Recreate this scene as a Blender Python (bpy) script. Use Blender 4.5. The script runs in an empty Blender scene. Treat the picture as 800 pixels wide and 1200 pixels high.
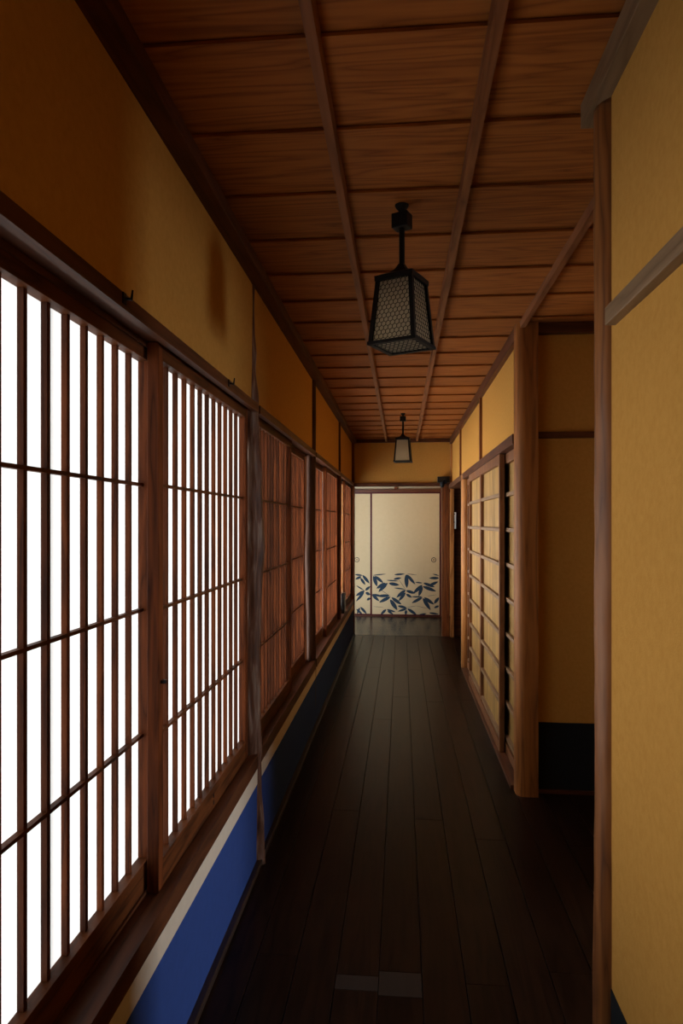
import bpy, bmesh, math, random
from mathutils import Vector, Matrix
random.seed(7)
scene = bpy.context.scene
COL = scene.collection

# ------------------------------------------------------------------ camera, sky, lights, exposure
EYE = 1.36
cam_data = bpy.data.cameras.new('camera')
cam = bpy.data.objects.new('camera', cam_data); COL.objects.link(cam)
cam.location = (0, 0, EYE)
cam.rotation_euler = (math.radians(90), 0, math.atan(70 / 780))
cam_data.sensor_fit = 'VERTICAL'; cam_data.sensor_height = 36.0
cam_data.lens = 36.0 * 780 / 1200
cam_data.shift_y = 12 / 1200
cam_data.clip_start = 0.02
scene.camera = cam

world = bpy.data.worlds.new('overcast_sky'); scene.world = world
world.use_nodes = True
bg = world.node_tree.nodes['Background']
bg.inputs['Color'].default_value = (0.95, 0.98, 1.0, 1)
bg.inputs['Strength'].default_value = 0.8

def area_light(name, loc, rot, sx, sy, power, color):
    l = bpy.data.lights.new(name, 'AREA'); l.shape = 'RECTANGLE'; l.size = sx; l.size_y = sy
    l.energy = power; l.color = color
    o = bpy.data.objects.new(name, l); COL.objects.link(o)
    o.location = loc; o.rotation_euler = rot
    return o
# daylight falling through the window at the end of the side passage on the right
def aim(o, target):
    o.rotation_euler = (Vector(target) - o.location).to_track_quat('-Z', 'Y').to_euler()
dl = area_light('daylight_side_passage', (3.75, 2.12, 1.30), (0, 0, 0), 0.7, 0.9, 11, (0.90, 0.95, 1.0))
aim(dl, (-0.58, 2.05, 0.30)); dl.data.spread = math.radians(60)
# garden daylight outside the window of the cross passage at the far end
d2 = area_light('daylight_cross_passage', (-1.55, 7.05, 1.10), (0, 0, 0), 0.8, 1.2, 102, (0.74, 0.84, 1.0))
aim(d2, (-0.55, 9.65, 0.8))
# fill light added outside to brighten the far bays' lattice, doors and wall
d3 = area_light('far_bay_fill', (-2.7, 5.9, 0.45), (0, 0, 0), 3.6, 1.3, 260, (1.0, 0.95, 0.88))
aim(d3, (0.6, 5.9, 1.75)); d3.data.spread = math.radians(110)
# broad daylight from the bright garden side, falling square on to the paper screens
sl = bpy.data.lights.new('garden_daylight', 'SUN'); sl.energy = 7.4; sl.angle = math.radians(42); sl.color = (1.0, 0.98, 0.94)
so = bpy.data.objects.new('garden_daylight', sl); COL.objects.link(so)
so.location = (-6, 3, 2); so.rotation_euler = (0, math.radians(-99), 0)

scene.view_settings.view_transform = 'Standard'
scene.view_settings.look = 'None'
scene.view_settings.exposure = 0.0
scene.view_settings.gamma = 1.0
scene.view_settings.use_curve_mapping = False
try:
    scene.cycles.use_denoising = True
    scene.cycles.max_bounces = 14
    scene.cycles.diffuse_bounces = 8
    scene.cycles.transmission_bounces = 8
    scene.cycles.sample_clamp_indirect = 6.0
except Exception:
    pass

# ------------------------------------------------------------------ materials
def new_mat(name):
    m = bpy.data.materials.new(name); m.use_nodes = True
    nt = m.node_tree; b = nt.nodes['Principled BSDF']
    return m, nt, b

def setin(node, key, val):
    if key in node.inputs: node.inputs[key].default_value = val

def plain(name, col, rough=0.6, metal=0.0, spec=0.4):
    m, nt, b = new_mat(name)
    b.inputs['Base Color'].default_value = (*col, 1); b.inputs['Roughness'].default_value = rough
    b.inputs['Metallic'].default_value = metal; setin(b, 'Specular IOR Level', spec)
    return m

def plaster(name, c1, c2, scale=60, bump=0.15):
    m, nt, b = new_mat(name); N, L = nt.nodes, nt.links
    tc = N.new('ShaderNodeTexCoord')
    n1 = N.new('ShaderNodeTexNoise'); n1.inputs['Scale'].default_value = scale; n1.inputs['Detail'].default_value = 6
    n2 = N.new('ShaderNodeTexNoise'); n2.inputs['Scale'].default_value = 2.2; n2.inputs['Detail'].default_value = 3
    L.new(tc.outputs['Object'], n1.inputs['Vector']); L.new(tc.outputs['Object'], n2.inputs['Vector'])
    add = N.new('ShaderNodeMath'); add.operation = 'MULTIPLY_ADD'
    L.new(n1.outputs['Fac'], add.inputs[0]); add.inputs[1].default_value = 0.75
    mul = N.new('ShaderNodeMath'); mul.operation = 'MULTIPLY'; mul.inputs[1].default_value = 0.25
    L.new(n2.outputs['Fac'], mul.inputs[0]); L.new(mul.outputs[0], add.inputs[2])
    r = N.new('ShaderNodeValToRGB')
    r.color_ramp.elements[0].position = 0.2; r.color_ramp.elements[0].color = (*c1, 1)
    r.color_ramp.elements[1].position = 0.8; r.color_ramp.elements[1].color = (*c2, 1)
    L.new(add.outputs[0], r.inputs['Fac']); L.new(r.outputs['Color'], b.inputs['Base Color'])
    n3 = N.new('ShaderNodeTexNoise'); n3.inputs['Scale'].default_value = 260; n3.inputs['Detail'].default_value = 3
    L.new(tc.outputs['Object'], n3.inputs['Vector'])
    bp = N.new('ShaderNodeBump'); bp.inputs['Strength'].default_value = bump; bp.inputs['Distance'].default_value = 0.003
    L.new(n3.outputs['Fac'], bp.inputs['Height']); L.new(bp.outputs['Normal'], b.inputs['Normal'])
    b.inputs['Roughness'].default_value = 0.95; setin(b, 'Specular IOR Level', 0.1)
    return m

def wood(name, dark, light, axis='Y', rough=0.5, scale=1.0, spec=0.35, rings=10.0, vary=0.35, contrast=1.0):
    """grain runs along axis; every board (mesh island) gets its own offset and tone"""
    m, nt, b = new_mat(name); N, L = nt.nodes, nt.links
    tc = N.new('ShaderNodeTexCoord'); geo = N.new('ShaderNodeNewGeometry')
    off = N.new('ShaderNodeVectorMath'); off.operation = 'SCALE'
    comb = N.new('ShaderNodeCombineXYZ')
    for k in range(3): L.new(geo.outputs['Random Per Island'], comb.inputs[k])
    L.new(comb.outputs[0], off.inputs[0]); off.inputs['Scale'].default_value = 37.0
    addv = N.new('ShaderNodeVectorMath'); addv.operation = 'ADD'
    L.new(tc.outputs['Object'], addv.inputs[0]); L.new(off.outputs[0], addv.inputs[1])
    mp = N.new('ShaderNodeMapping')
    s = [14.0 * scale] * 3; s['XYZ'.index(axis)] = 1.1 * scale
    mp.inputs['Scale'].default_value = s
    L.new(addv.outputs[0], mp.inputs['Vector'])
    n1 = N.new('ShaderNodeTexNoise'); n1.inputs['Scale'].default_value = 1.0; n1.inputs['Detail'].default_value = 2.0; n1.inputs['Distortion'].default_value = 0.3
    L.new(mp.outputs[0], n1.inputs['Vector'])
    ms = N.new('ShaderNodeMath'); ms.operation = 'MULTIPLY'; ms.inputs[1].default_value = rings
    L.new(n1.outputs['Fac'], ms.inputs[0])
    fr = N.new('ShaderNodeMath'); fr.operation = 'PINGPONG'; fr.inputs[1].default_value = 0.5
    L.new(ms.outputs[0], fr.inputs[0])
    fr2 = N.new('ShaderNodeMath'); fr2.operation = 'MULTIPLY'; fr2.inputs[1].default_value = 2.0
    L.new(fr.outputs[0], fr2.inputs[0])
    pw = N.new('ShaderNodeMath'); pw.operation = 'POWER'; pw.inputs[1].default_value = 0.6
    L.new(fr2.outputs[0], pw.inputs[0])
    n2 = N.new('ShaderNodeTexNoise'); n2.inputs['Scale'].default_value = 6.0; n2.inputs['Detail'].default_value = 5.0
    L.new(mp.outputs[0], n2.inputs['Vector'])
    mix = N.new('ShaderNodeMath'); mix.operation = 'MULTIPLY_ADD'; mix.inputs[1].default_value = 0.55 * contrast
    L.new(pw.outputs[0], mix.inputs[0])
    m2 = N.new('ShaderNodeMath'); m2.operation = 'MULTIPLY'; m2.inputs[1].default_value = 0.6
    L.new(n2.outputs['Fac'], m2.inputs[0]); L.new(m2.outputs[0], mix.inputs[2])
    r = N.new('ShaderNodeValToRGB')
    r.color_ramp.elements[0].position = 0.2; r.color_ramp.elements[0].color = (*dark, 1)
    r.color_ramp.elements[1].position = 0.85; r.color_ramp.elements[1].color = (*light, 1)
    L.new(mix.outputs[0], r.inputs['Fac'])
    hsv = N.new('ShaderNodeHueSaturation')
    mv = N.new('ShaderNodeMapRange'); mv.inputs['To Min'].default_value = 1 - vary; mv.inputs['To Max'].default_value = 1 + vary
    L.new(geo.outputs['Random Per Island'], mv.inputs['Value']); L.new(mv.outputs[0], hsv.inputs['Value'])
    L.new(r.outputs['Color'], hsv.inputs['Color']); L.new(hsv.outputs['Color'], b.inputs['Base Color'])
    bp = N.new('ShaderNodeBump'); bp.inputs['Strength'].default_value = 0.12; bp.inputs['Distance'].default_value = 0.002
    L.new(mix.outputs[0], bp.inputs['Height']); L.new(bp.outputs['Normal'], b.inputs['Normal'])
    b.inputs['Roughness'].default_value = rough; setin(b, 'Specular IOR Level', spec)
    return m

M = {}
M['plaster'] = plaster('ochre_sand_plaster', (0.44, 0.215, 0.042), (0.54, 0.28, 0.064))
M['plaster_cream'] = plaster('cream_plaster', (0.55, 0.45, 0.26), (0.62, 0.52, 0.33))
M['indigo'] = plaster('indigo_paper', (0.026, 0.054, 0.20), (0.032, 0.066, 0.24), 30, 0.05)
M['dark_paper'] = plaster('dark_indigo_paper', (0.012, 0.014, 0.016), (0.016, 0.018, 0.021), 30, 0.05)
M['beige'] = plaster('beige_paper', (0.55, 0.46, 0.36), (0.62, 0.53, 0.43), 30, 0.03)
M['ceiling'] = wood('cedar_ceiling_board', (0.17, 0.046, 0.008), (0.36, 0.118, 0.022), 'X', 0.6, 0.9, 0.2, 9, 0.14)
M['rib'] = wood('ceiling_rib_wood', (0.13, 0.043, 0.014), (0.27, 0.10, 0.035), 'Y', 0.5, 1, 0.35, 6, 0.05)
M['floor'] = wood('dark_floor_board', (0.005, 0.0024, 0.0015), (0.016, 0.0068, 0.0035), 'Y', 0.32, 1, 0.11, 6, 0.25)
M['floor_cross'] = wood('dark_floor_board_cross', (0.006, 0.0035, 0.003), (0.016, 0.010, 0.007), 'X', 0.24, 1, 0.28, 6, 0.25)
M['floor_patch'] = wood('worn_floor_patch', (0.007, 0.0042, 0.003), (0.0135, 0.0085, 0.0065), 'Y', 0.45, 1, 0.4, 6, 0.1)
M['gap'] = plain('dark_gap', (0.004, 0.003, 0.003), 0.9)
M['beam'] = wood('reddish_beam_wood', (0.04, 0.012, 0.0045), (0.105, 0.033, 0.011), 'Y', 0.5, 1, 0.25, 6, 0.08)
M['beam_x'] = wood('reddish_beam_wood_cross', (0.04, 0.012, 0.0045), (0.105, 0.033, 0.011), 'X', 0.5, 1, 0.25, 6, 0.08)
M['post'] = wood('reddish_post_wood', (0.07, 0.019, 0.005), (0.19, 0.058, 0.014), 'Z', 0.5, 1, 0.25, 5, 0.06)
M['post_pale'] = wood('pale_post_wood', (0.19, 0.062, 0.014), (0.42, 0.17, 0.042), 'Z', 0.5, 1, 0.25, 5, 0.06)
M['rail_pale'] = wood('greyish_rail_wood', (0.13, 0.075, 0.035), (0.24, 0.15, 0.08), 'Y', 0.5, 1, 0.35, 5, 0.06)
M['shoji_wood'] = wood('shoji_frame_wood_upright', (0.035, 0.0085, 0.0025), (0.145, 0.037, 0.009), 'Z', 0.55, 1.5, 0.12, 5, 0.4)
M['shoji_rail'] = wood('shoji_frame_wood_level', (0.032, 0.0095, 0.003), (0.115, 0.034, 0.009), 'Y', 0.55, 1.2, 0.12, 5, 0.1)
M['door_board'] = wood('yellow_cedar_door_board', (0.21, 0.105, 0.026), (0.42, 0.25, 0.072), 'Z', 0.5, 1.3, 0.3, 5, 0.18, 1.2)
M['door_frame'] = wood('brown_door_frame', (0.09, 0.03, 0.010), (0.22, 0.085, 0.028), 'Z', 0.48, 1.2, 0.35, 5, 0.1)
M['door_batten'] = wood('greyish_door_batten', (0.13, 0.072, 0.036), (0.25, 0.15, 0.08), 'Y', 0.5, 1.2, 0.35, 5, 0.1)
M['iron'] = plain('black_iron', (0.008, 0.008, 0.009), 0.5, 0.2, 0.3)
M['black'] = plain('black_plastic', (0.012, 0.012, 0.012), 0.35)
M['white'] = plain('white_plastic', (0.74, 0.74, 0.70), 0.4)
M['grey'] = plain('grey_plastic', (0.10, 0.10, 0.10), 0.4)
M['lacquer'] = plain('dark_red_lacquer', (0.075, 0.012, 0.014), 0.25)
M['fusuma'] = plaster('cream_door_paper', (0.54, 0.405, 0.215), (0.585, 0.445, 0.245), 20, 0.03)
M['leaf'] = plain('blue_green_paint', (0.012, 0.030, 0.048), 0.8)
M['brass'] = plain('aged_brass', (0.18, 0.11, 0.05), 0.4, 0.7)

def make_paper():
    m = bpy.data.materials.new('shoji_paper'); m.use_nodes = True; nt = m.node_tree; N, L = nt.nodes, nt.links
    N.remove(N['Principled BSDF']); out = N['Material Output']
    d = N.new('ShaderNodeBsdfDiffuse'); d.inputs['Color'].default_value = (0.85, 0.84, 0.82, 1)
    t = N.new('ShaderNodeBsdfTranslucent'); t.inputs['Color'].default_value = (0.93, 0.93, 0.93, 1)
    mx = N.new('ShaderNodeMixShader'); mx.inputs[0].default_value = 0.55
    L.new(d.outputs[0], mx.inputs[1]); L.new(t.outputs[0], mx.inputs[2])
    tr = N.new('ShaderNodeBsdfTransparent'); mt = N.new('ShaderNodeMixShader'); mt.inputs[0].default_value = 0.35
    L.new(mx.outputs[0], mt.inputs[1]); L.new(tr.outputs[0], mt.inputs[2]); L.new(mt.outputs[0], out.inputs['Surface'])
    return m
M['paper'] = make_paper()

def make_lantern_glass():
    m = bpy.data.materials.new('frosted_lantern_glass'); m.use_nodes = True; nt = m.node_tree; N, L = nt.nodes, nt.links
    N.remove(N['Principled BSDF']); out = N['Material Output']
    tc = N.new('ShaderNodeTexCoord'); no = N.new('ShaderNodeTexNoise'); no.inputs['Scale'].default_value = 45
    L.new(tc.outputs['Object'], no.inputs['Vector'])
    t = N.new('ShaderNodeBsdfTranslucent'); t.inputs['Color'].default_value = (0.98, 0.93, 0.80, 1)
    d = N.new('ShaderNodeBsdfDiffuse'); d.inputs['Color'].default_value = (0.8, 0.74, 0.6, 1)
    tr = N.new('ShaderNodeBsdfTransparent'); tr.inputs['Color'].default_value = (0.97, 0.94, 0.88, 1)
    g = N.new('ShaderNodeBsdfGlossy'); g.inputs['Roughness'].default_value = 0.25; g.inputs['Color'].default_value = (0.8, 0.8, 0.8, 1)
    a = N.new('ShaderNodeMixShader'); a.inputs[0].default_value = 0.2
    L.new(t.outputs[0], a.inputs[1]); L.new(d.outputs[0], a.inputs[2])
    b = N.new('ShaderNodeMixShader'); b.inputs[0].default_value = 0.25
    L.new(a.outputs[0], b.inputs[1]); L.new(tr.outputs[0], b.inputs[2])
    c = N.new('ShaderNodeMixShader'); c.inputs[0].default_value = 0.10
    L.new(b.outputs[0], c.inputs[1]); L.new(g.outputs[0], c.inputs[2])
    bp = N.new('ShaderNodeBump'); bp.inputs['Strength'].default_value = 0.3; bp.inputs['Distance'].default_value = 0.002
    L.new(no.outputs['Fac'], bp.inputs['Height']); L.new(bp.outputs['Normal'], g.inputs['Normal'])
    L.new(c.outputs[0], out.inputs['Surface'])
    return m
M['lantern_glass'] = make_lantern_glass()
M['bulb'] = plain('opal_bulb_glass', (0.82, 0.80, 0.75), 0.2)

def bark_mat():
    m, nt, b = new_mat('weathered_log_wood'); N, L = nt.nodes, nt.links
    tc = N.new('ShaderNodeTexCoord'); mp = N.new('ShaderNodeMapping'); mp.inputs['Scale'].default_value = (42, 42, 4.5)
    L.new(tc.outputs['Object'], mp.inputs['Vector'])
    n = N.new('ShaderNodeTexNoise'); n.inputs['Scale'].default_value = 1.0; n.inputs['Detail'].default_value = 7; n.inputs['Distortion'].default_value = 0.8
    L.new(mp.outputs[0], n.inputs['Vector'])
    r = N.new('ShaderNodeValToRGB'); e = r.color_ramp.elements
    e[0].position = 0.3; e[0].color = (0.04, 0.013, 0.006, 1)
    e[1].position = 0.72; e[1].color = (0.32, 0.23, 0.18, 1)
    x = r.color_ramp.elements.new(0.5); x.color = (0.16, 0.07, 0.04, 1)
    L.new(n.outputs['Fac'], r.inputs['Fac']); L.new(r.outputs['Color'], b.inputs['Base Color'])
    bp = N.new('ShaderNodeBump'); bp.inputs['Strength'].default_value = 0.9; bp.inputs['Distance'].default_value = 0.006
    L.new(n.outputs['Fac'], bp.inputs['Height']); L.new(bp.outputs['Normal'], b.inputs['Normal'])
    b.inputs['Roughness'].default_value = 0.5; setin(b, 'Specular IOR Level', 0.35)
    return m
M['log'] = bark_mat()
M['post_round'] = wood('round_post_wood', (0.09, 0.028, 0.008), (0.27, 0.10, 0.027), 'Z', 0.45, 1, 0.3, 5, 0.06)
M['post_dark'] = wood('dark_round_post_wood', (0.025, 0.009, 0.004), (0.065, 0.022, 0.008), 'Z', 0.6, 1, 0.15, 5, 0.06)
M['dark_base'] = wood('dark_baseboard_wood', (0.012, 0.007, 0.005), (0.035, 0.02, 0.015), 'Y', 0.4, 1, 0.35, 5, 0.06)
M['post_mid'] = wood('squared_post_wood', (0.13, 0.042, 0.010), (0.32, 0.115, 0.027), 'Z', 0.5, 1, 0.25, 5, 0.06)

# ------------------------------------------------------------------ helpers
class MB:
    def __init__(s): s.bm = bmesh.new()
    def box(s, x0, x1, y0, y1, z0, z1, mi=0):
        v = [s.bm.verts.new(p) for p in ((x0,y0,z0),(x1,y0,z0),(x1,y1,z0),(x0,y1,z0),(x0,y0,z1),(x1,y0,z1),(x1,y1,z1),(x0,y1,z1))]
        for f in ((3,2,1,0),(4,5,6,7),(0,1,5,4),(1,2,6,5),(2,3,7,6),(3,0,4,7)):
            fc = s.bm.faces.new([v[i] for i in f]); fc.material_index = mi
        return s
    def prism(s, prof, axis, a0, a1, mi=0):
        """closed profile (list of 2-D points, the two other axes in order) extruded along axis"""
        def P(p, a):
            q = list(p); q.insert('XYZ'.index(axis), a); return q
        A = [s.bm.verts.new(P(p, a0)) for p in prof]; B = [s.bm.verts.new(P(p, a1)) for p in prof]
        n = len(prof); fs = []
        for i in range(n): fs.append(s.bm.faces.new((A[i], A[(i+1) % n], B[(i+1) % n], B[i])))
        fs.append(s.bm.faces.new(A[::-1])); fs.append(s.bm.faces.new(B))
        for f in fs: f.material_index = mi
        return s
    def tube(s, p0, p1, r0, r1=None, n=12, cap=True):
        r1 = r0 if r1 is None else r1
        p0, p1 = Vector(p0), Vector(p1); d = (p1 - p0).normalized()
        u = d.orthogonal().normalized(); w = d.cross(u)
        A, B = [], []
        for i in range(n):
            a = 2 * math.pi * i / n; e = u * math.cos(a) + w * math.sin(a)
            A.append(s.bm.verts.new(p0 + e * r0)); B.append(s.bm.verts.new(p1 + e * r1))
        for i in range(n): s.bm.faces.new((A[i], A[(i+1) % n], B[(i+1) % n], B[i]))
        if cap: s.bm.faces.new(A[::-1]); s.bm.faces.new(B)
        return s
    def lathe(s, prof, c=(0, 0), n=20):
        rings = []
        for r, z in prof:
            rings.append([s.bm.verts.new((c[0] + r * math.cos(2*math.pi*i/n), c[1] + r * math.sin(2*math.pi*i/n), z)) for i in range(n)])
        for a, b in zip(rings, rings[1:]):
            for i in range(n): s.bm.faces.new((a[i], a[(i+1) % n], b[(i+1) % n], b[i]))
        s.bm.faces.new(rings[0][::-1]); s.bm.faces.new(rings[-1])
        return s
    def loft(s, rings):
        R = [[s.bm.verts.new(p) for p in ring] for ring in rings]
        for a, b in zip(R, R[1:]):
            n = len(a)
            for i in range(n): s.bm.faces.new((a[i], a[(i+1) % n], b[(i+1) % n], b[i]))
        s.bm.faces.new(R[0][::-1]); s.bm.faces.new(R[-1])
        return s
    def build(s, name, mat, parent=None, bevel=0.0, smooth=False):
        bmesh.ops.recalc_face_normals(s.bm, faces=s.bm.faces)
        me = bpy.data.meshes.new(name); s.bm.to_mesh(me); s.bm.free()
        for m in (mat if isinstance(mat, (list, tuple)) else [mat]): me.materials.append(m)
        if smooth:
            for p in me.polygons: p.use_smooth = True
        o = bpy.data.objects.new(name, me); COL.objects.link(o)
        if parent: o.parent = parent
        if bevel:
            b = o.modifiers.new('edge', 'BEVEL'); b.width = bevel; b.segments = 2; b.limit_method = 'ANGLE'
        return o

def struct(o):
    o['kind'] = 'structure'; return o
def tag(o, label, cat, group=None):
    o['label'] = label; o['category'] = cat
    if group: o['group'] = group
    return o
def empty(name, loc, rz=0):
    o = bpy.data.objects.new(name, None); COL.objects.link(o); o.location = loc; o.rotation_euler = (0, 0, rz)
    o.empty_display_size = 0.05
    return o

H = 2.352
# ------------------------------------------------------------------ floor
fl = MB()
fl.box(-0.70, 3.9, -1.7, 8.02, -0.06, -0.012, 1)
pitch = 0.128
k0 = -6
xs = [-0.067 + pitch * k for k in range(k0, 16)]
for x in xs:
    joints = [-1.6, 8.0]
    q = random.uniform(1.9, 4.2)
    joints = [-1.6] + [j for j in (q, q + 3.1) if j < 7.6] + [8.0]
    if abs(x - (-0.067)) < 0.01: joints = [-1.6, 1.915, 2.02, 5.2, 8.0]
    if abs(x - (-0.195)) < 0.01: joints = [-1.6, 1.93, 1.995, 4.6, 8.0]
    for a, b in zip(joints, joints[1:]):
        mi = 2 if (abs(b - 2.02) < 1e-4 or abs(b - 1.995) < 1e-4) else 0
        fl.box(x + 0.0013, x + pitch - 0.0013, a + 0.0006, b - 0.0006, -0.014, 0.0, mi)
struct(fl.build('floor', [M['floor'], M['gap'], M['floor_patch']], bevel=0.0008))
fc = MB()
fc.box(-2.3, 1.5, 8.02, 9.8, -0.06, -0.012, 1)
for j, (a, b) in enumerate(((8.004, 8.26), (8.26, 8.62), (8.62, 8.98), (8.98, 9.34), (9.34, 9.66))):
    fc.box(-2.3, 1.5, a + 0.002, b - 0.001, -0.014, 0.001)
struct(fc.build('floor_cross_passage', [M['floor_cross'], M['gap']]))

# ------------------------------------------------------------------ ceiling
ce = MB()
ce.box(-0.72, 3.9, -1.7, 8.1, H + 0.03, H + 0.07, 1)
y = 1.348 - 0.3255 * 9
while y < 8.0:
    y1 = min(y + 0.3255, 8.06)
    ce.prism([(y + 0.003, H), (y1 + 0.010, H + 0.011), (y1 + 0.010, H + 0.019), (y + 0.003, H + 0.008)], 'X', -0.66, 3.9)
    y += 0.3255
struct(ce.build('ceiling', [M['ceiling'], M['gap']]))
for i, x in enumerate((-0.178, 0.187, 0.600, 1.02)):
    y0 = -1.6 if x < 0.5 else 1.57
    y1 = 7.99 if x < 0.5 else 3.43
    w = 0.0115
    struct(MB().prism([(x - w, H - 0.028), (x + w, H - 0.028), (x + w + 0.004, H + 0.004), (x - w - 0.004, H + 0.004)], 'Y', y0, y1).build('trim_%d' % (i + 1), M['rib']))
# rails round the edge of the ceiling
struct(MB().box(-0.62, -0.535, -1.6, 8.0, H - 0.045, H + 0.002).build('trim_5', M['beam'], bevel=0.002))
struct(MB().box(0.572, 0.63, 3.40, 8.0, H - 0.066, H + 0.002).build('trim_6', M['beam'], bevel=0.002))
struct(MB().box(0.425, 0.50, -1.6, 1.63, H - 0.056, H + 0.002).build('trim_7', M['rail_pale'], bevel=0.002))
struct(MB().box(0.60, 1.8, 3.385, 3.47, H - 0.05, H + 0.002).build('trim_8', M['beam_x'], bevel=0.002))
struct(MB().box(-0.60, 0.60, 7.965, 8.03, H - 0.04, H + 0.002).build('trim_9', M['beam_x'], bevel=0.002))

# ------------------------------------------------------------------ left wall
for i, yy in enumerate((2.625, 4.42, 6.29)):
    struct(MB().box(-0.70, -0.622, yy - 0.026, yy + 0.026, 0.40, 1.84).build('trim_%d' % (40 + i), M['post']))
wl = MB().box(-0.67, -0.59, 0.58, 8.0, 1.822, H + 0.02)
wl.box(-0.67, -0.59, -1.6, 0.58, 0.0, H + 0.02)
W = struct(wl.build('wall_left', M['plaster']))
struct(MB().box(-0.67, -0.57, 0.58, 7.97, 0.0, 0.32).build('wainscot', M['indigo'], W))
struct(MB().box(-0.67, -0.569, 0.58, 7.97, 0.32, 0.394).build('wainscot_border', M['beige'], W))
struct(MB().box(-0.60, -0.549, 0.58, 7.97, 0.0, 0.022).build('baseboard_left', M['dark_base'], bevel=0.003))
bays = ((0.58, 2.60), (2.64, 4.40), (4.44, 6.27), (6.31, 7.97))
n = 10
for (a, b) in bays:
    kb = MB()
    kb.box(-0.69, -0.565, a, b, 1.811, 1.830)
    kb.box(-0.586, -0.565, a, b, 1.797, 1.812)
    kb.box(-0.6355, -0.6315, a, b, 1.797, 1.812)
    kb.box(-0.69, -0.6685, a, b, 1.797, 1.812)
    struct(kb.build('trim_%d' % n, M['beam'])); n += 1
    sb = MB()
    sb.box(-0.70, -0.565, a, b, 0.387, 0.434)
    sb.box(-0.598, -0.565, a, b, 0.434, 0.442)
    sb.box(-0.6355, -0.6315, a, b, 0.434, 0.442)
    sb.box(-0.70, -0.6685, a, b, 0.434, 0.442)
    struct(sb.build('trim_%d' % n, M['beam'])); n += 1

# ------------------------------------------------------------------ end wall and cross passage
struct(MB().box(-0.67, 0.70, 8.0, 8.08, 1.826, H + 0.02).build('wall_end', M['plaster']))
struct(MB().box(-0.62, 0.60, 7.975, 8.085, 1.789, 1.830).build('trim_%d' % n, M['beam_x'], bevel=0.002)); n += 1
struct(MB().box(0.483, 0.573, 8.0, 8.08, 0.0, 1.79).build('trim_%d' % n, M['post'], bevel=0.003)); n += 1
wc = MB().box(-2.3, 0.9, 9.70, 9.78, 0.0, H)
struct(wc.build('wall_back', M['plaster_cream']))
struct(MB().box(0.80, 0.88, 8.08, 9.70, 0.0, H).build('wall_cross_right', M['plaster']))
struct(MB().box(-2.3, 0.9, 8.06, 9.78, H, H + 0.06).build('ceiling_cross_passage', M['ceiling']))
struct(MB().box(-1.6, 0.70, 9.62, 9.70, 1.790, 1.834).build('trim_%d' % n, M['beam_x'], bevel=0.002)); n += 1
struct(MB().box(-1.6, 0.70, 9.60, 9.70, 0.0, 0.014).build('trim_%d' % n, M['beam_x'])); n += 1
struct(MB().box(0.565, 0.685, 9.61, 9.70, 0.0, H).build('trim_%d' % n, M['post'], bevel=0.003)); n += 1
struct(MB().box(-0.10, -0.06, 9.66, 9.70, 1.83, H).build('trim_%d' % n, M['post'])); n += 1
# outer wall of the cross passage with its window to the garden
wo = MB()
wo.box(-2.3, -1.95, 8.0, 8.08, 0, H); wo.box(-0.80, -0.69, 8.0, 8.08, 0, H)
wo.box(-1.95, -0.80, 8.0, 8.08, 0, 0.35); wo.box(-1.95, -0.80, 8.0, 8.08, 1.85, H)
wo.box(-2.3, -2.22, 8.08, 9.70, 0, H)
struct(wo.build('wall_cross_outer', M['plaster']))
wf = MB()
for (x0, x1) in ((-1.95, -1.90), (-1.40, -1.36), (-0.85, -0.80)): wf.box(x0, x1, 8.01, 8.07, 0.35, 1.85)
wf.box(-1.95, -0.80, 8.01, 8.07, 0.35, 0.40); wf.box(-1.95, -0.80, 8.01, 8.07, 1.80, 1.85)
struct(wf.build('window_1', M['beam_x']))

# ------------------------------------------------------------------ right wall, far part
struct(MB().box(0.60, 0.70, 3.44, 8.0, 1.80, H + 0.02).build('wall_right', M['plaster']))
struct(MB().box(0.562, 0.70, 3.45, 7.99, 1.757, 1.810).build('trim_%d' % n, M['beam'], bevel=0.002)); n += 1
struct(MB().box(0.553, 0.70, 3.45, 6.20, 0.0, 0.022).build('trim_%d' % n, M['beam'], bevel=0.002)); n += 1
for yy in (5.03, 6.74):
    struct(MB().box(0.583, 0.62, yy, yy + 0.06, 1.81, H - 0.06).build('trim_%d' % n, M['post'], bevel=0.002)); n += 1
struct(MB().box(0.578, 0.62, 7.94, 8.0, 0.0, H - 0.06).build('trim_%d' % n, M['post_pale'], bevel=0.003)); n += 1
# dark doorway at the far end of the right wall
wr = MB()
wr.box(0.60, 1.5, 8.0, 8.08, 0, H); wr.box(1.42, 1.5, 6.2, 8.0, 0, H); wr.box(0.72, 1.42, 6.2, 6.28, 0, H)
struct(wr.build('wall_doorway', M['beam_x']))
struct(MB().box(0.70, 1.5, 6.2, 8.08, H - 0.05, H).build('ceiling_doorway', M['ceiling']))
# behind the sliding doors
struct(MB().box(0.66, 0.70, 3.44, 6.2, 0.0, 1.80).build('wall_behind_doors', M['beam']))

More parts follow.
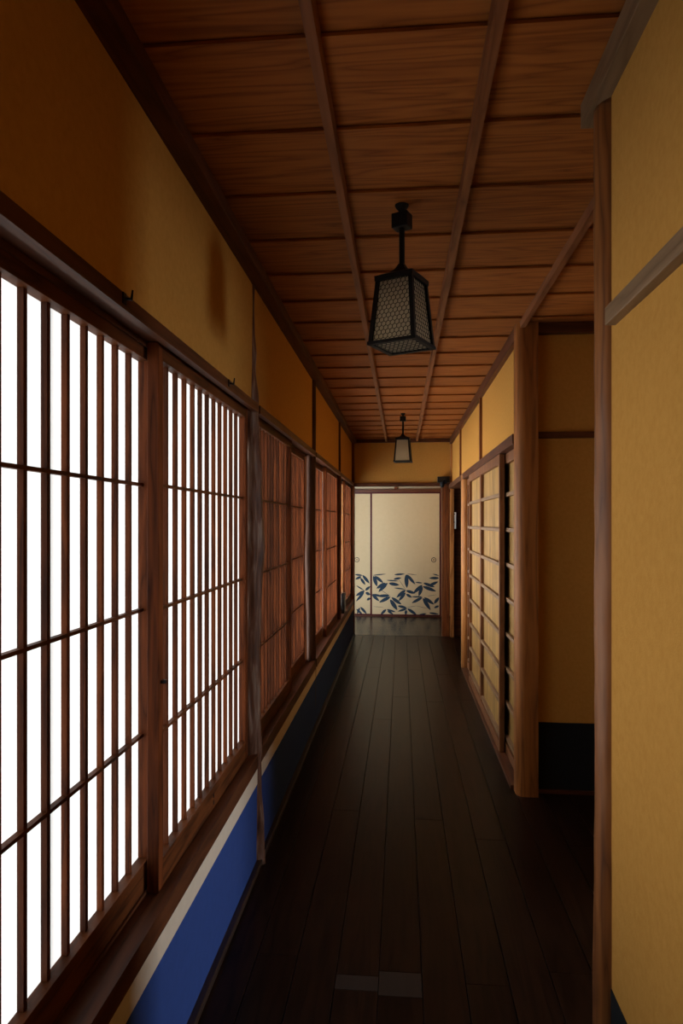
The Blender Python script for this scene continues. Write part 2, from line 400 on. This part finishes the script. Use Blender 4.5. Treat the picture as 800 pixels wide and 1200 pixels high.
# ------------------------------------------------------------------ side passage on the right
bw = MB().box(0.62, 1.8, 3.43, 3.50, 0.353, H + 0.02)
BW = struct(bw.build('wall_passage_back', M['plaster']))
struct(MB().box(0.62, 1.8, 3.425, 3.50, 0.0, 0.353).build('wainscot', M['dark_paper'], BW))
struct(MB().box(0.62, 1.8, 3.405, 3.47, 1.781, 1.812).build('trim_%d' % n, M['beam_x'], bevel=0.002)); n += 1
struct(MB().box(0.62, 1.8, 3.413, 3.44, 0.0, 0.018).build('baseboard_passage', M['beam_x'])); n += 0
wp = MB()
wp.box(1.8, 1.9, 2.32, 3.50, 0, H); wp.box(1.8, 1.9, 1.55, 2.32, 1.90, H)  # unseen partition added here, doorway kept narrow to limit the daylight beam
wp.box(1.9, 3.6, 2.42, 2.50, 0, H); wp.box(0.53, 3.6, 1.49, 1.57, 0, H)
wp.box(3.55, 3.63, 1.57, 1.75, 0, H); wp.box(3.55, 3.63, 2.38, 2.50, 0, H)
wp.box(3.55, 3.63, 1.75, 2.38, 0, 0.7); wp.box(3.55, 3.63, 1.75, 2.38, 1.8, H)
struct(wp.build('wall_passage', M['plaster']))
wf = MB()
for (a, b) in ((1.75, 1.78), (2.35, 2.38)): wf.box(3.56, 3.62, a, b, 0.7, 1.8)
wf.box(3.56, 3.62, 1.78, 2.35, 0.7, 0.735); wf.box(3.56, 3.62, 1.78, 2.35, 1.765, 1.8)
struct(wf.build('window_2', M['beam']))

# ------------------------------------------------------------------ right wall, near part
wn = MB().box(0.46, 0.52, -1.6, 1.51, 0.335, H + 0.02)
WN = struct(wn.build('wall_right_near', M['plaster']))
struct(MB().box(0.458, 0.52, -1.6, 1.51, 0.0, 0.335).build('wainscot', M['dark_paper'], WN))
struct(MB().box(0.438, 0.47, -1.6, 1.485, 1.785, 1.824).build('trim_%d' % n, M['rail_pale'], bevel=0.002)); n += 1
struct(MB().box(0.44, 0.47, -1.6, 1.50, 0.0, 0.02).build('baseboard_right', M['beam'])); n += 0
struct(MB().box(-0.70, 0.60, -1.68, -1.6, 0.0, H + 0.02).build('wall_behind', M['plaster']))

# ------------------------------------------------------------------ posts
def log_post(name, cx, cy, z0, z1, rfun, mat, seed, nseg=140, n=28, wob=0.003):
    rnd = random.Random(seed); ph = [rnd.uniform(0, 6.28) for _ in range(8)]
    rings = []
    for i in range(nseg + 1):
        z = z0 + (z1 - z0) * i / nseg
        r, dx, dy = rfun(z)
        ring = []
        for k in range(n):
            a = 2 * math.pi * k / n
            rr = r + wob * (math.sin(3 * a + ph[0] + z * 0.7) + 0.6 * math.sin(5 * a + ph[1] - z * 1.1) + 0.5 * math.sin(2 * a + 7 * z + ph[2]) + 0.35 * math.sin(9 * a + ph[3] + 2 * math.sin(6 * z)) + 0.4 * math.sin(23 * z + ph[4] + 2 * a) + 0.3 * math.sin(41 * z + ph[5] - 3 * a))
            ring.append((cx + dx + rr * math.cos(a), cy + dy + rr * math.sin(a), z))
        rings.append(ring)
    return MB().loft(rings).build(name, mat, smooth=True)

def bump(z, c, w): return math.exp(-((z - c) / w) ** 2)
def left_log(z):
    r = 0.040 + 0.012 * bump(z, 1.25, 0.16) + 0.006 * bump(z, 0.46, 0.12) + 0.007 * bump(z, 1.88, 0.07) + 0.004 * bump(z, 2.05, .05) - 0.006 * bump(z, 2.3, .2)
    dx = 0.005 * math.sin(z * 5 + 1) - 0.016 * min(1, max(0, (z - 1.6) / 0.3))
    if z < 0.42: dx += 0.018 * (0.42 - z) / 0.42 - .004
    return r, dx, 0.004 * math.sin(z * 7)
tag(log_post('log_post', -0.602, 2.625, 0.0, 2.31, left_log, M['log'], 3), 'knobbly grey-brown natural log post between the two brightest paper screens and the next bay', 'post')
tag(log_post('log_post', -0.606, 4.42, 0.0, 2.31, lambda z: (0.036 + 0.004 * bump(z, 1.1, .2), 0.003 * math.sin(4 * z), 0), M['post_dark'], 5, wob=0.001), 'dark slim round post on the left wall, second one down the corridor', 'post')
tag(log_post('log_post', -0.606, 6.29, 0.0, 2.31, lambda z: (0.036, 0.002 * math.sin(5 * z), 0), M['post_dark'], 6, wob=0.001), 'dark slim round post on the left wall, farthest of the three, near the lit end', 'post')
tag(MB().box(-0.69, -0.56, 7.955, 8.06, 0.0, 2.31).build('corner_post', M['post'], bevel=0.006), 'dark square post ending the left wall beside the painted doors', 'post')
tag(log_post('round_post', 0.486, 1.552, 0.0, 2.30, lambda z: (0.049 + 0.004 * max(0, 0.9 - z), -0.004 * max(0, .9 - z), 0), M['post_round'], 9, wob=0.0012), 'tall smooth round wooden post at the end of the near ochre wall on the right', 'post')
# squared post with rounded front corner
prof = [(0.674, 3.36), (0.674, 3.445), (0.569, 3.445)]
for k in range(9):
    a = math.pi + (math.pi / 2) * k / 8
    prof.append((0.569 + 0.042 + 0.042 * math.cos(a), 3.36 + 0.042 + 0.042 * math.sin(a)))
tag(MB().prism(prof, 'Z', 0.0, 2.352).build('corner_post', M['post_mid'], bevel=0.0), 'thick squared dark post with lit rounded edge where the sliding doors begin', 'post')
prof = [(0.70, 6.20), (0.70, 6.62), (0.566, 6.62)]
prof = [(0.70, 6.21), (0.70, 6.34), (0.560, 6.34)]
for k in range(7):
    a = math.pi + (math.pi / 2) * k / 6
    prof.append((0.560 + 0.035 + 0.035 * math.cos(a), 6.21 + 0.035 + 0.035 * math.sin(a)))
tag(MB().prism(prof, 'Z', 0.0, 1.80).build('corner_post', M['post_pale']), 'slim pale post at the far end of the sliding doors, before the white controller', 'post')

# ------------------------------------------------------------------ shoji screens
def shoji(y0, y1, xf, label, latch=None):
    deep = -0.0105 if y0 > 2.6 else -0.0150
    z0, z1 = 0.4365, 1.809
    root = tag(empty('shoji_screen', (xf, y0, z0)), label, 'screen', 'paper lattice screens of the left wall')
    w = y1 - y0; h = z1 - z0; sw = 0.032
    for a, b in ((0, sw), (w - sw, w)):
        MB().box(-0.030, 0, a, b, 0, h).build('stile', M['shoji_wood'], root, bevel=0.0015)
    MB().box(-0.029, -0.0005, sw, w - sw, 1.768 - z0, h).build('top_rail', M['shoji_rail'], root, bevel=0.001)
    MB().box(-0.029, -0.0005, sw, w - sw, 0, 0.510 - z0).build('bottom_rail', M['shoji_rail'], root, bevel=0.001)
    la = MB(); nb = 11; p = (w - 2 * sw) / (nb + 1)
    for k in range(nb):
        c = sw + p * (k + 1) + random.uniform(-0.0015, 0.0015)
        la.box(-0.0270, deep, c - 0.006, c + 0.006, 0.508 - z0, 1.770 - z0)
    la.build('upright_lattice', M['shoji_wood'], root)
    lb = MB()
    for zz in (1.455, 1.138, 0.820):
        lb.box(-0.0265, deep + 0.001, sw - 0.001, w - sw + 0.001, zz - z0 - 0.004, zz - z0 + 0.004)
    lb.build('cross_lattice', M['shoji_rail'], root)
    MB().box(-0.0278, -0.0272, sw - 0.004, w - sw + 0.004, 0.508 - z0, 1.770 - z0).build('paper', M['paper'], root)
    if latch:
        MB().box(-0.002, 0.012, latch[0] - y0 - 0.006, latch[0] - y0 + 0.006, latch[1] - z0 - 0.004, latch[1] - z0 + 0.004).build('latch', M['iron'], root)
    return root
FRONT, BACK = -0.600, -0.637
shoji(0.697, 1.667, BACK, 'nearest bright white paper screen with dark lattice at the left edge')
s2 = shoji(1.607, 2.569, FRONT, 'bright white paper screen just before the knobbly log post', latch=(1.625, 0.96))
for dy, dz in ((0.0, 0.0), (0.0, -0.022)):
    MB().box(-0.002, 0.001, 2.09 - 1.607, 2.098 - 1.607, 0.476 - 0.4365 + dz, 0.488 - 0.4365 + dz).build('nail_hole', M['black'], s2)
shoji(2.684, 3.62, FRONT, 'dark reddish lattice screen just past the knobbly log post')
shoji(3.54, 4.376, BACK, 'lit orange-red lattice screen before the second round post')
shoji(4.464, 5.39, BACK, 'orange lattice screen just past the second round post')
shoji(5.33, 6.248, FRONT, 'narrow-looking orange lattice screen before the farthest round post')
shoji(6.334, 7.18, BACK, 'lattice screen just past the farthest round post, above the small black box')
shoji(7.12, 7.952, FRONT, 'farthest lattice screen, ending at the lit painted doors')
# outer window posts behind the paper
for i, yy in enumerate((1.190, 2.325)):
    x = -0.700 if i == 0 else -0.690
    struct(MB().box(x - 0.03, x, yy, yy + 0.022, 0.44, 1.82).build('window_%d' % (i + 3), M['shoji_wood']))

# ------------------------------------------------------------------ sliding board doors on the right
ROWS = (1.52, 1.316, 1.114, 0.913, 0.711, 0.509, 0.308, 0.107)
def board_door(y0, y1, xf, label):
    z0, z1 = 0.023, 1.756
    root = tag(empty('sliding_door', (xf, y0, z0)), label, 'door', 'boarded sliding doors of the right wall')
    w = y1 - y0; sw = 0.034; h = z1 - z0
    for a, b in ((0, sw), (w - sw, w)):
        MB().box(0, 0.030, a, b, 0, h).build('stile', M['door_frame'], root, bevel=0.002)
    MB().box(0, 0.029, sw, w - sw, 1.700 - z0, h).build('rail', M['door_frame'], root, bevel=0.0015)
    MB().box(0, 0.029, sw, w - sw, 0, 0.055).build('rail', M['door_frame'], root, bevel=0.0015)
    pb = MB(); nb = max(3, round((w - 2 * sw) / 0.075)); bw_ = (w - 2 * sw) / nb
    for k in range(nb):
        pb.box(0.022, 0.028, sw + bw_ * k + 0.0006, sw + bw_ * (k + 1) - 0.0006, 0.05, 1.702 - z0)
    pb.box(0.0275, 0.029, sw, w - sw, 0.05, 1.702 - z0)
    pb.build('board_panel', M['door_board'], root)
    for zz in ROWS:
        MB().box(0.002, 0.0225, sw - 0.001, w - sw + 0.001, zz - z0 - 0.011, zz - z0 + 0.011).build('batten', M['door_batten'], root, bevel=0.0015)
    return root
board_door(3.455, 4.30, 0.604, 'boarded sliding door on the right half hidden behind the thick squared post')
board_door(3.93, 4.875, 0.567, 'boarded sliding door whose dark front edge stands out nearest on the right')
board_door(4.880, 5.68, 0.567, 'boarded sliding door on the right, in the middle of the row')
board_door(5.61, 6.20, 0.604, 'narrow-looking boarded sliding door next to the slim pale post')

# ------------------------------------------------------------------ painted doors at the end
LEAVES = [(-0.098, 0.604, 0.051, 0.615, 0.0201), (0.071, 0.605, 0.081, 0.415, 0.0442), (0.081, 0.605, 0.2, 0.466, 0.0322), (0.091, 0.616, 0.22, 0.602, 0.0101), (-0.108, 0.538, 0.002, 0.559, 0.0241), (-0.399, 0.582, -0.348, 0.432, 0.0402), (-0.409, 0.592, -0.218, 0.613, 0.0121), (-0.379, 0.582, -0.258, 0.483, 0.0322), (-0.208, 0.523, -0.038, 0.511, 0.0141), (-0.178, 0.477, -0.028, 0.455, 0.0362), (-0.198, 0.483, -0.328, 0.352, 0.0362), (-0.228, 0.483, -0.358, 0.402, 0.0362), (-0.559, 0.591, -0.459, 0.471, 0.0322), (-0.668, 0.6, -0.559, 0.587, 0.0201), (-0.58, 0.571, -0.664, 0.53, 0.0281), (-0.59, 0.55, -0.519, 0.45, 0.0281), (-0.65, 0.439, -0.539, 0.37, 0.0141), (-0.529, 0.366, -0.66, 0.288, 0.0322), (-0.519, 0.37, -0.447, 0.431, 0.0281), (-0.539, 0.34, -0.656, 0.208, 0.0281), (-0.515, 0.34, -0.447, 0.306, 0.0322), (-0.419, 0.311, -0.318, 0.221, 0.0322), (-0.447, 0.26, -0.499, 0.229, 0.0281), (-0.168, 0.303, -0.348, 0.291, 0.0322), (-0.419, 0.315, -0.278, 0.292, 0.0241), (-0.158, 0.283, -0.318, 0.201, 0.0362), (-0.158, 0.243, -0.058, 0.094, 0.0442), (-0.138, 0.273, 0.002, 0.175, 0.0362), (-0.048, 0.154, 0.081, 0.126, 0.0281), (0.061, 0.385, -0.068, 0.274, 0.0362), (0.051, 0.395, -0.108, 0.414, 0.0141), (0.061, 0.345, -0.038, 0.224, 0.0322), (0.071, 0.375, 0.2, 0.337, 0.0322), (0.071, 0.325, 0.151, 0.276, 0.0281), (0.3, 0.457, 0.171, 0.336, 0.0362), (0.3, 0.487, 0.2, 0.496, 0.0141), (0.319, 0.487, 0.478, 0.429, 0.0322), (0.31, 0.437, 0.498, 0.369, 0.0362), (0.3, 0.437, 0.25, 0.297, 0.0362), (0.399, 0.448, 0.527, 0.509, 0.0322), (0.537, 0.595, 0.448, 0.618, 0.0121), (0.537, 0.559, 0.399, 0.558, 0.0281), (0.3, 0.278, 0.151, 0.196, 0.0322), (0.3, 0.288, 0.141, 0.286, 0.0161), (0.31, 0.268, 0.418, 0.099, 0.0402), (0.329, 0.278, 0.468, 0.18, 0.0362), (0.537, 0.28, 0.468, 0.19, 0.0322), (0.537, 0.161, 0.468, 0.13, 0.0241), (-0.218, 0.102, -0.298, 0.021, 0.0281), (-0.208, 0.102, -0.078, 0.064, 0.0201), (-0.198, 0.082, -0.118, 0.033, 0.0241), (0.081, 0.116, -0.048, 0.074, 0.0241), (0.091, 0.116, 0.22, 0.027, 0.0322), (0.071, 0.095, 0.061, 0.025, 0.0281), (-0.59, 0.128, -0.499, 0.028, 0.0281), (-0.6, 0.118, -0.64, 0.027, 0.0241), (-0.65, 0.097, -0.559, 0.018, 0.0241), (0.359, 0.049, 0.24, 0.022, 0.0201), (0.399, 0.059, 0.537, 0.041, 0.0201), (0.379, 0.298, 0.498, 0.32, 0.006), (0.22, 0.157, 0.379, 0.119, 0.006), (-0.399, 0.14, -0.258, 0.132, 0.006), (0.091, 0.136, 0.22, 0.157, 0.006), (-0.338, 0.412, -0.158, 0.293, 0.006), (-0.038, 0.535, 0.061, 0.395, 0.006)]
def leaf(mb, x0, z0, x1, z1, w, y):
    d = Vector((x1 - x0, 0, z1 - z0)); L = d.length; d.normalize(); nrm = Vector((-d.z, 0, d.x))
    a = Vector((x0, y, z0)); prof = ((0, .12), (.12, .62), (.3, .95), (.5, 1.0), (.7, .85), (.88, .45), (1, .06))
    if w < 0.011: prof = ((0, .5), (.5, 1), (1, .3))
    up = [mb.bm.verts.new(a + d * L * t + nrm * w * .5 * s) for t, s in prof]
    dn = [mb.bm.verts.new(a + d * L * t - nrm * w * .5 * s) for t, s in prof]
    for i in range(len(prof) - 1): mb.bm.faces.new((up[i], up[i+1], dn[i+1], dn[i]))
def painted_door(x0, x1, yf, pull, label, leaves):
    z0, z1 = 0.016, 1.789
    root = tag(empty('painted_sliding_door', (x0, yf, z0)), label, 'door', 'painted doors at the end of the corridor')
    w = x1 - x0; h = z1 - z0; b = 0.016
    fr = MB(); fr.box(0, b, 0, 0.022, 0, h); fr.box(w - b, w, 0, 0.022, 0, h); fr.box(b, w - b, 0, 0.022, 0, b); fr.box(b, w - b, 0, 0.022, h - b, h)
    fr.build('border', M['lacquer'], root)
    MB().box(b, w - b, 0.004, 0.020, b, h - b).build('paper_panel', M['fusuma'], root)
    lf = MB()
    lv = [l for l in leaves if x0 + b <= min(l[0], l[2]) and max(l[0], l[2]) <= x1 - b + 0.004]
    for i, l in enumerate(lv): leaf(lf, l[0] - x0, l[1] - z0, min(l[2], x1 - b) - x0, l[3] - z0, l[4] * (1.35 if l[4] > 0.011 else 1), 0.0036 - 0.00002 * i)
    lf.build('leaf_painting', M['leaf'], root)
    px, pz = pull[0] - x0, pull[1] - z0
    c = MB(); c.tube((px, 0.0005, pz), (px, 0.0045, pz), 0.036, n=24); p = c.build('door_pull', M['iron'], root)
    c = MB(); c.tube((px, -0.0002, pz), (px, 0.003, pz), 0.027, n=24); c.build('pull_dish', M['fusuma'], p)
    c = MB(); c.tube((px, -0.0008, pz), (px, 0.003, pz), 0.011, n=16); c.build('pull_knob', M['brass'], p)
    return root
painted_door(-0.437, 0.562, 9.630, (0.464, 0.820), 'wide cream sliding door painted with dark bamboo leaves, right one of the two', LEAVES)
mir = [(-0.9 - (l[0] + .1), l[1], -0.9 - (l[2] + .1), l[3], l[4]) for l in LEAVES if l[0] < 0.45 and l[2] < 0.45 and min(l[0], l[2]) > -0.24]
painted_door(-1.42, -0.432, 9.656, (-0.642, 0.815), 'cream sliding door painted with bamboo leaves, left one, mostly hidden by the wall', [l for l in LEAVES if l[0] < -0.44] + mir)

# ------------------------------------------------------------------ lanterns
def hexmesh(mb, corners, cell, rw):
    """chicken wire over a planar quad (bl, br, tr, tl), cut at its edges"""
    bl, br, tr, tl = [Vector(c) for c in corners]
    wb = (br - bl).length; hh = ((tl + tr) / 2 - (bl + br) / 2).length
    ex = (br - bl).normalized(); ey = ((tl + tr) / 2 - (bl + br) / 2).normalized(); org = (bl + br) / 2; nn = ex.cross(ey)
    wt = (tr - tl).length
    def half(v): return (wb + (wt - wb) * v / hh) / 2
    def inside(u, v): return 0 <= v <= hh and abs(u) <= half(v)
    s = cell; dx = s * math.sqrt(3); dy = s * 1.5; segs = set()
    nx, ny = int(wb / dx) + 3, int(hh / dy) + 3
    for j in range(-1, ny):
        for i in range(-nx, nx):
            cx = i * dx + (dx / 2 if j % 2 else 0); cy = j * dy
            pts = [(round(cx + s * math.sin(math.pi / 3 * k), 5), round(cy + s * math.cos(math.pi / 3 * k), 5)) for k in range(6)]
            for a, b in zip(pts, pts[1:] + pts[:1]): segs.add(tuple(sorted((a, b))))
    for a, b in segs:
        ia, ib = inside(*a), inside(*b)
        if not ia and not ib: continue
        if ia != ib:
            lo, hi = (a, b) if ia else (b, a)
            for _ in range(12):
                m = ((lo[0] + hi[0]) / 2, (lo[1] + hi[1]) / 2)
                if inside(*m): lo = m
                else: hi = m
            a, b = (a, lo) if ia else (lo, b)
        p, q = org + ex * a[0] + ey * a[1], org + ex * b[0] + ey * b[1]
        if (p - q).length > 0.0006: mb.tube(p, q, rw, n=4, cap=False)

def lantern(loc, rz, label, sb=0.158, st=0.122, zb=1.908, zt=2.117):
    x, y = loc
    root = tag(empty('hanging_lantern', (x, y, zb), rz), label, 'lantern', 'hanging lanterns of the corridor')
    h = zt - zb; top = H - zb
    B, T = sb / 2, st / 2
    def cn(i, z, ins=0.0):
        r = B + (T - B) * z / h - ins
        return Vector([(-r, -r, z), (r, -r, z), (r, r, z), (-r, r, z)][i])
    fr = MB(); t = 0.0065
    for i in range(4):
        a, b = cn(i, 0, t), cn(i, h, t)
        ring = lambda c: [(c.x - t, c.y - t, c.z), (c.x + t, c.y - t, c.z), (c.x + t, c.y + t, c.z), (c.x - t, c.y + t, c.z)]
        fr.loft([ring(a), ring(b)])
    for z, hh in ((0, 0.010), (h - 0.010, 0.010)):
        r = B + (T - B) * (z / h)
        for (x0, x1, y0, y1) in ((-r - .002, r + .002, -r - .002, -r + .012), (-r - .002, r + .002, r - .012, r + .002), (-r - .002, -r + .012, -r + .012, r - .012), (r - .012, r + .002, -r + .012, r - .012)):
            fr.box(x0, x1, y0, y1, z, z + hh)
    fr.build('frame', M['iron'], root)
    for i in range(4):
        j = (i + 1) % 4; z0, z1 = 0.010, h - 0.010
        g = MB(); q = [cn(i, z0, .008), cn(j, z0, .008), cn(j, z1, .008), cn(i, z1, .008)]
        nrm = (q[1] - q[0]).cross(q[3] - q[0]).normalized()
        inn = [p - nrm * 0.002 for p in q]
        g.loft([[p for p in q], inn])
        pane = g.build('glass_pane', M['lantern_glass'], root)
        w = MB(); o = [p + nrm * 0.0025 for p in q]
        hexmesh(w, o, 0.0086, 0.0011); w.build('wire_mesh', M['iron'], pane)
    bp = MB(); r = B - 0.012; bp.box(-r, r, -r, r, 0.005, 0.007); bpo = bp.build('bottom_pane', M['lantern_glass'], root)
    w = MB(); hexmesh(w, [(-r, r, 0.0035), (r, r, 0.0035), (r, -r, 0.0035), (-r, -r, 0.0035)], 0.0086, 0.0011); w.build('wire_mesh', M['iron'], bpo)
    cp = MB()
    sq = lambda r, z: [(-r, -r, z), (r, -r, z), (r, r, z), (-r, r, z)]
    cp.loft([sq(T + .003, h), sq(T + .003, h + .006), sq(0.030, h + .022), sq(0.016, h + .036), sq(0.0085, h + .052)])
    cp.build('cap', M['iron'], root)
    MB().tube((0, 0, h + .048), (0, 0, top - 0.045), 0.0090, n=14).build('rod', M['iron'], root, smooth=False)
    MB().box(-0.027, 0.027, -0.022, 0.022, top - 0.072, top - 0.026).build('junction_box', M['iron'], root, bevel=0.003)
    MB().lathe([(0.008, top - .03), (0.010, top - .018), (0.018, top - .008), (0.022, top), (0.022, top + .001)]).build('ceiling_rose', M['iron'], root, smooth=True)
    bl = MB(); bl.lathe([(0.004, 0.060), (0.018, 0.066), (0.026, 0.082), (0.027, 0.096), (0.020, 0.115), (0.013, 0.128), (0.012, 0.14)])
    bulb = bl.build('bulb', M['bulb'], root, smooth=True)
    MB().tube((0, 0, 0.138), (0, 0, h - .004), 0.015, n=14).build('socket', M['iron'], root)
    return root
lantern((0.002, 2.095), math.radians(-25), 'large near black iron lantern with wire-meshed glass hanging from the ceiling')
lantern((0.016, 6.10), math.radians(-6), 'small-looking far black lantern hanging before the end wall')

# ------------------------------------------------------------------ small fittings
ct = tag(empty('wall_controller', (0.618, 7.975, 1.283), math.radians(-20)), 'small white wall controller on dark wood beside the pale corner post', 'controller')
MB().box(-0.037, 0.037, -0.022, 0, 0, 0.195).build('body', M['white'], ct, bevel=0.004)
MB().box(-0.022, 0.022, -0.0235, -0.021, 0.168, 0.180).build('display', M['black'], ct)
for zz in (0.150, 0.130, 0.115): MB().box(-0.006, 0.006, -0.0235, -0.021, zz - .005, zz + .004).build('button', M['grey'], ct)
MB().box(-0.022, 0.022, -0.0235, -0.021, 0.073, 0.081).build('slot', M['grey'], ct)

fx = tag(empty('ceiling_fitting', (0.50, 7.95, 1.80)), 'small black twin fitting on the lintel in the far right corner', 'fitting')
MB().box(-0.075, 0.07, -0.03, 0.024, 0.03, 0.10).build('bracket', M['black'], fx, bevel=0.006)
MB().tube((0.01, -0.05, 0.035), (0.01, -0.02, 0.05), 0.028, 0.02, n=16).build('spout', M['iron'], fx, smooth=False)
MB().tube((-0.02, -0.03, -0.028), (-0.02, -0.03, 0.03), 0.02, 0.03, n=16).build('spout', M['iron'], fx)
bxr = tag(empty('sill_box', (-0.590, 6.66, 0.442)), 'small black box with a pale stripe standing on the sill far down the left wall', 'box')
MB().box(-0.012, 0.022, 0, 0.16, 0, 0.20).build('body', M['black'], bxr, bevel=0.004)
MB().box(0.002, 0.0235, 0.05, 0.075, 0.02, 0.18).build('stripe', M['white'], bxr)
for (yy, lab) in ((1.316, 'tiny iron hook on the left beam above the nearest paper screen'), (2.149, 'tiny iron hook on the left beam just before the knobbly log post')):
    hk = MB(); hk.tube((-0.566, yy, 1.818), (-0.548, yy, 1.815), 0.003, n=8); hk.tube((-0.549, yy, 1.813), (-0.546, yy, 1.834), 0.003, 0.002, n=8)
    hk.box(-0.567, -0.562, yy - .008, yy + .008, 1.806, 1.829)
    tag(hk.build('wall_hook', M['iron']), lab, 'hook')
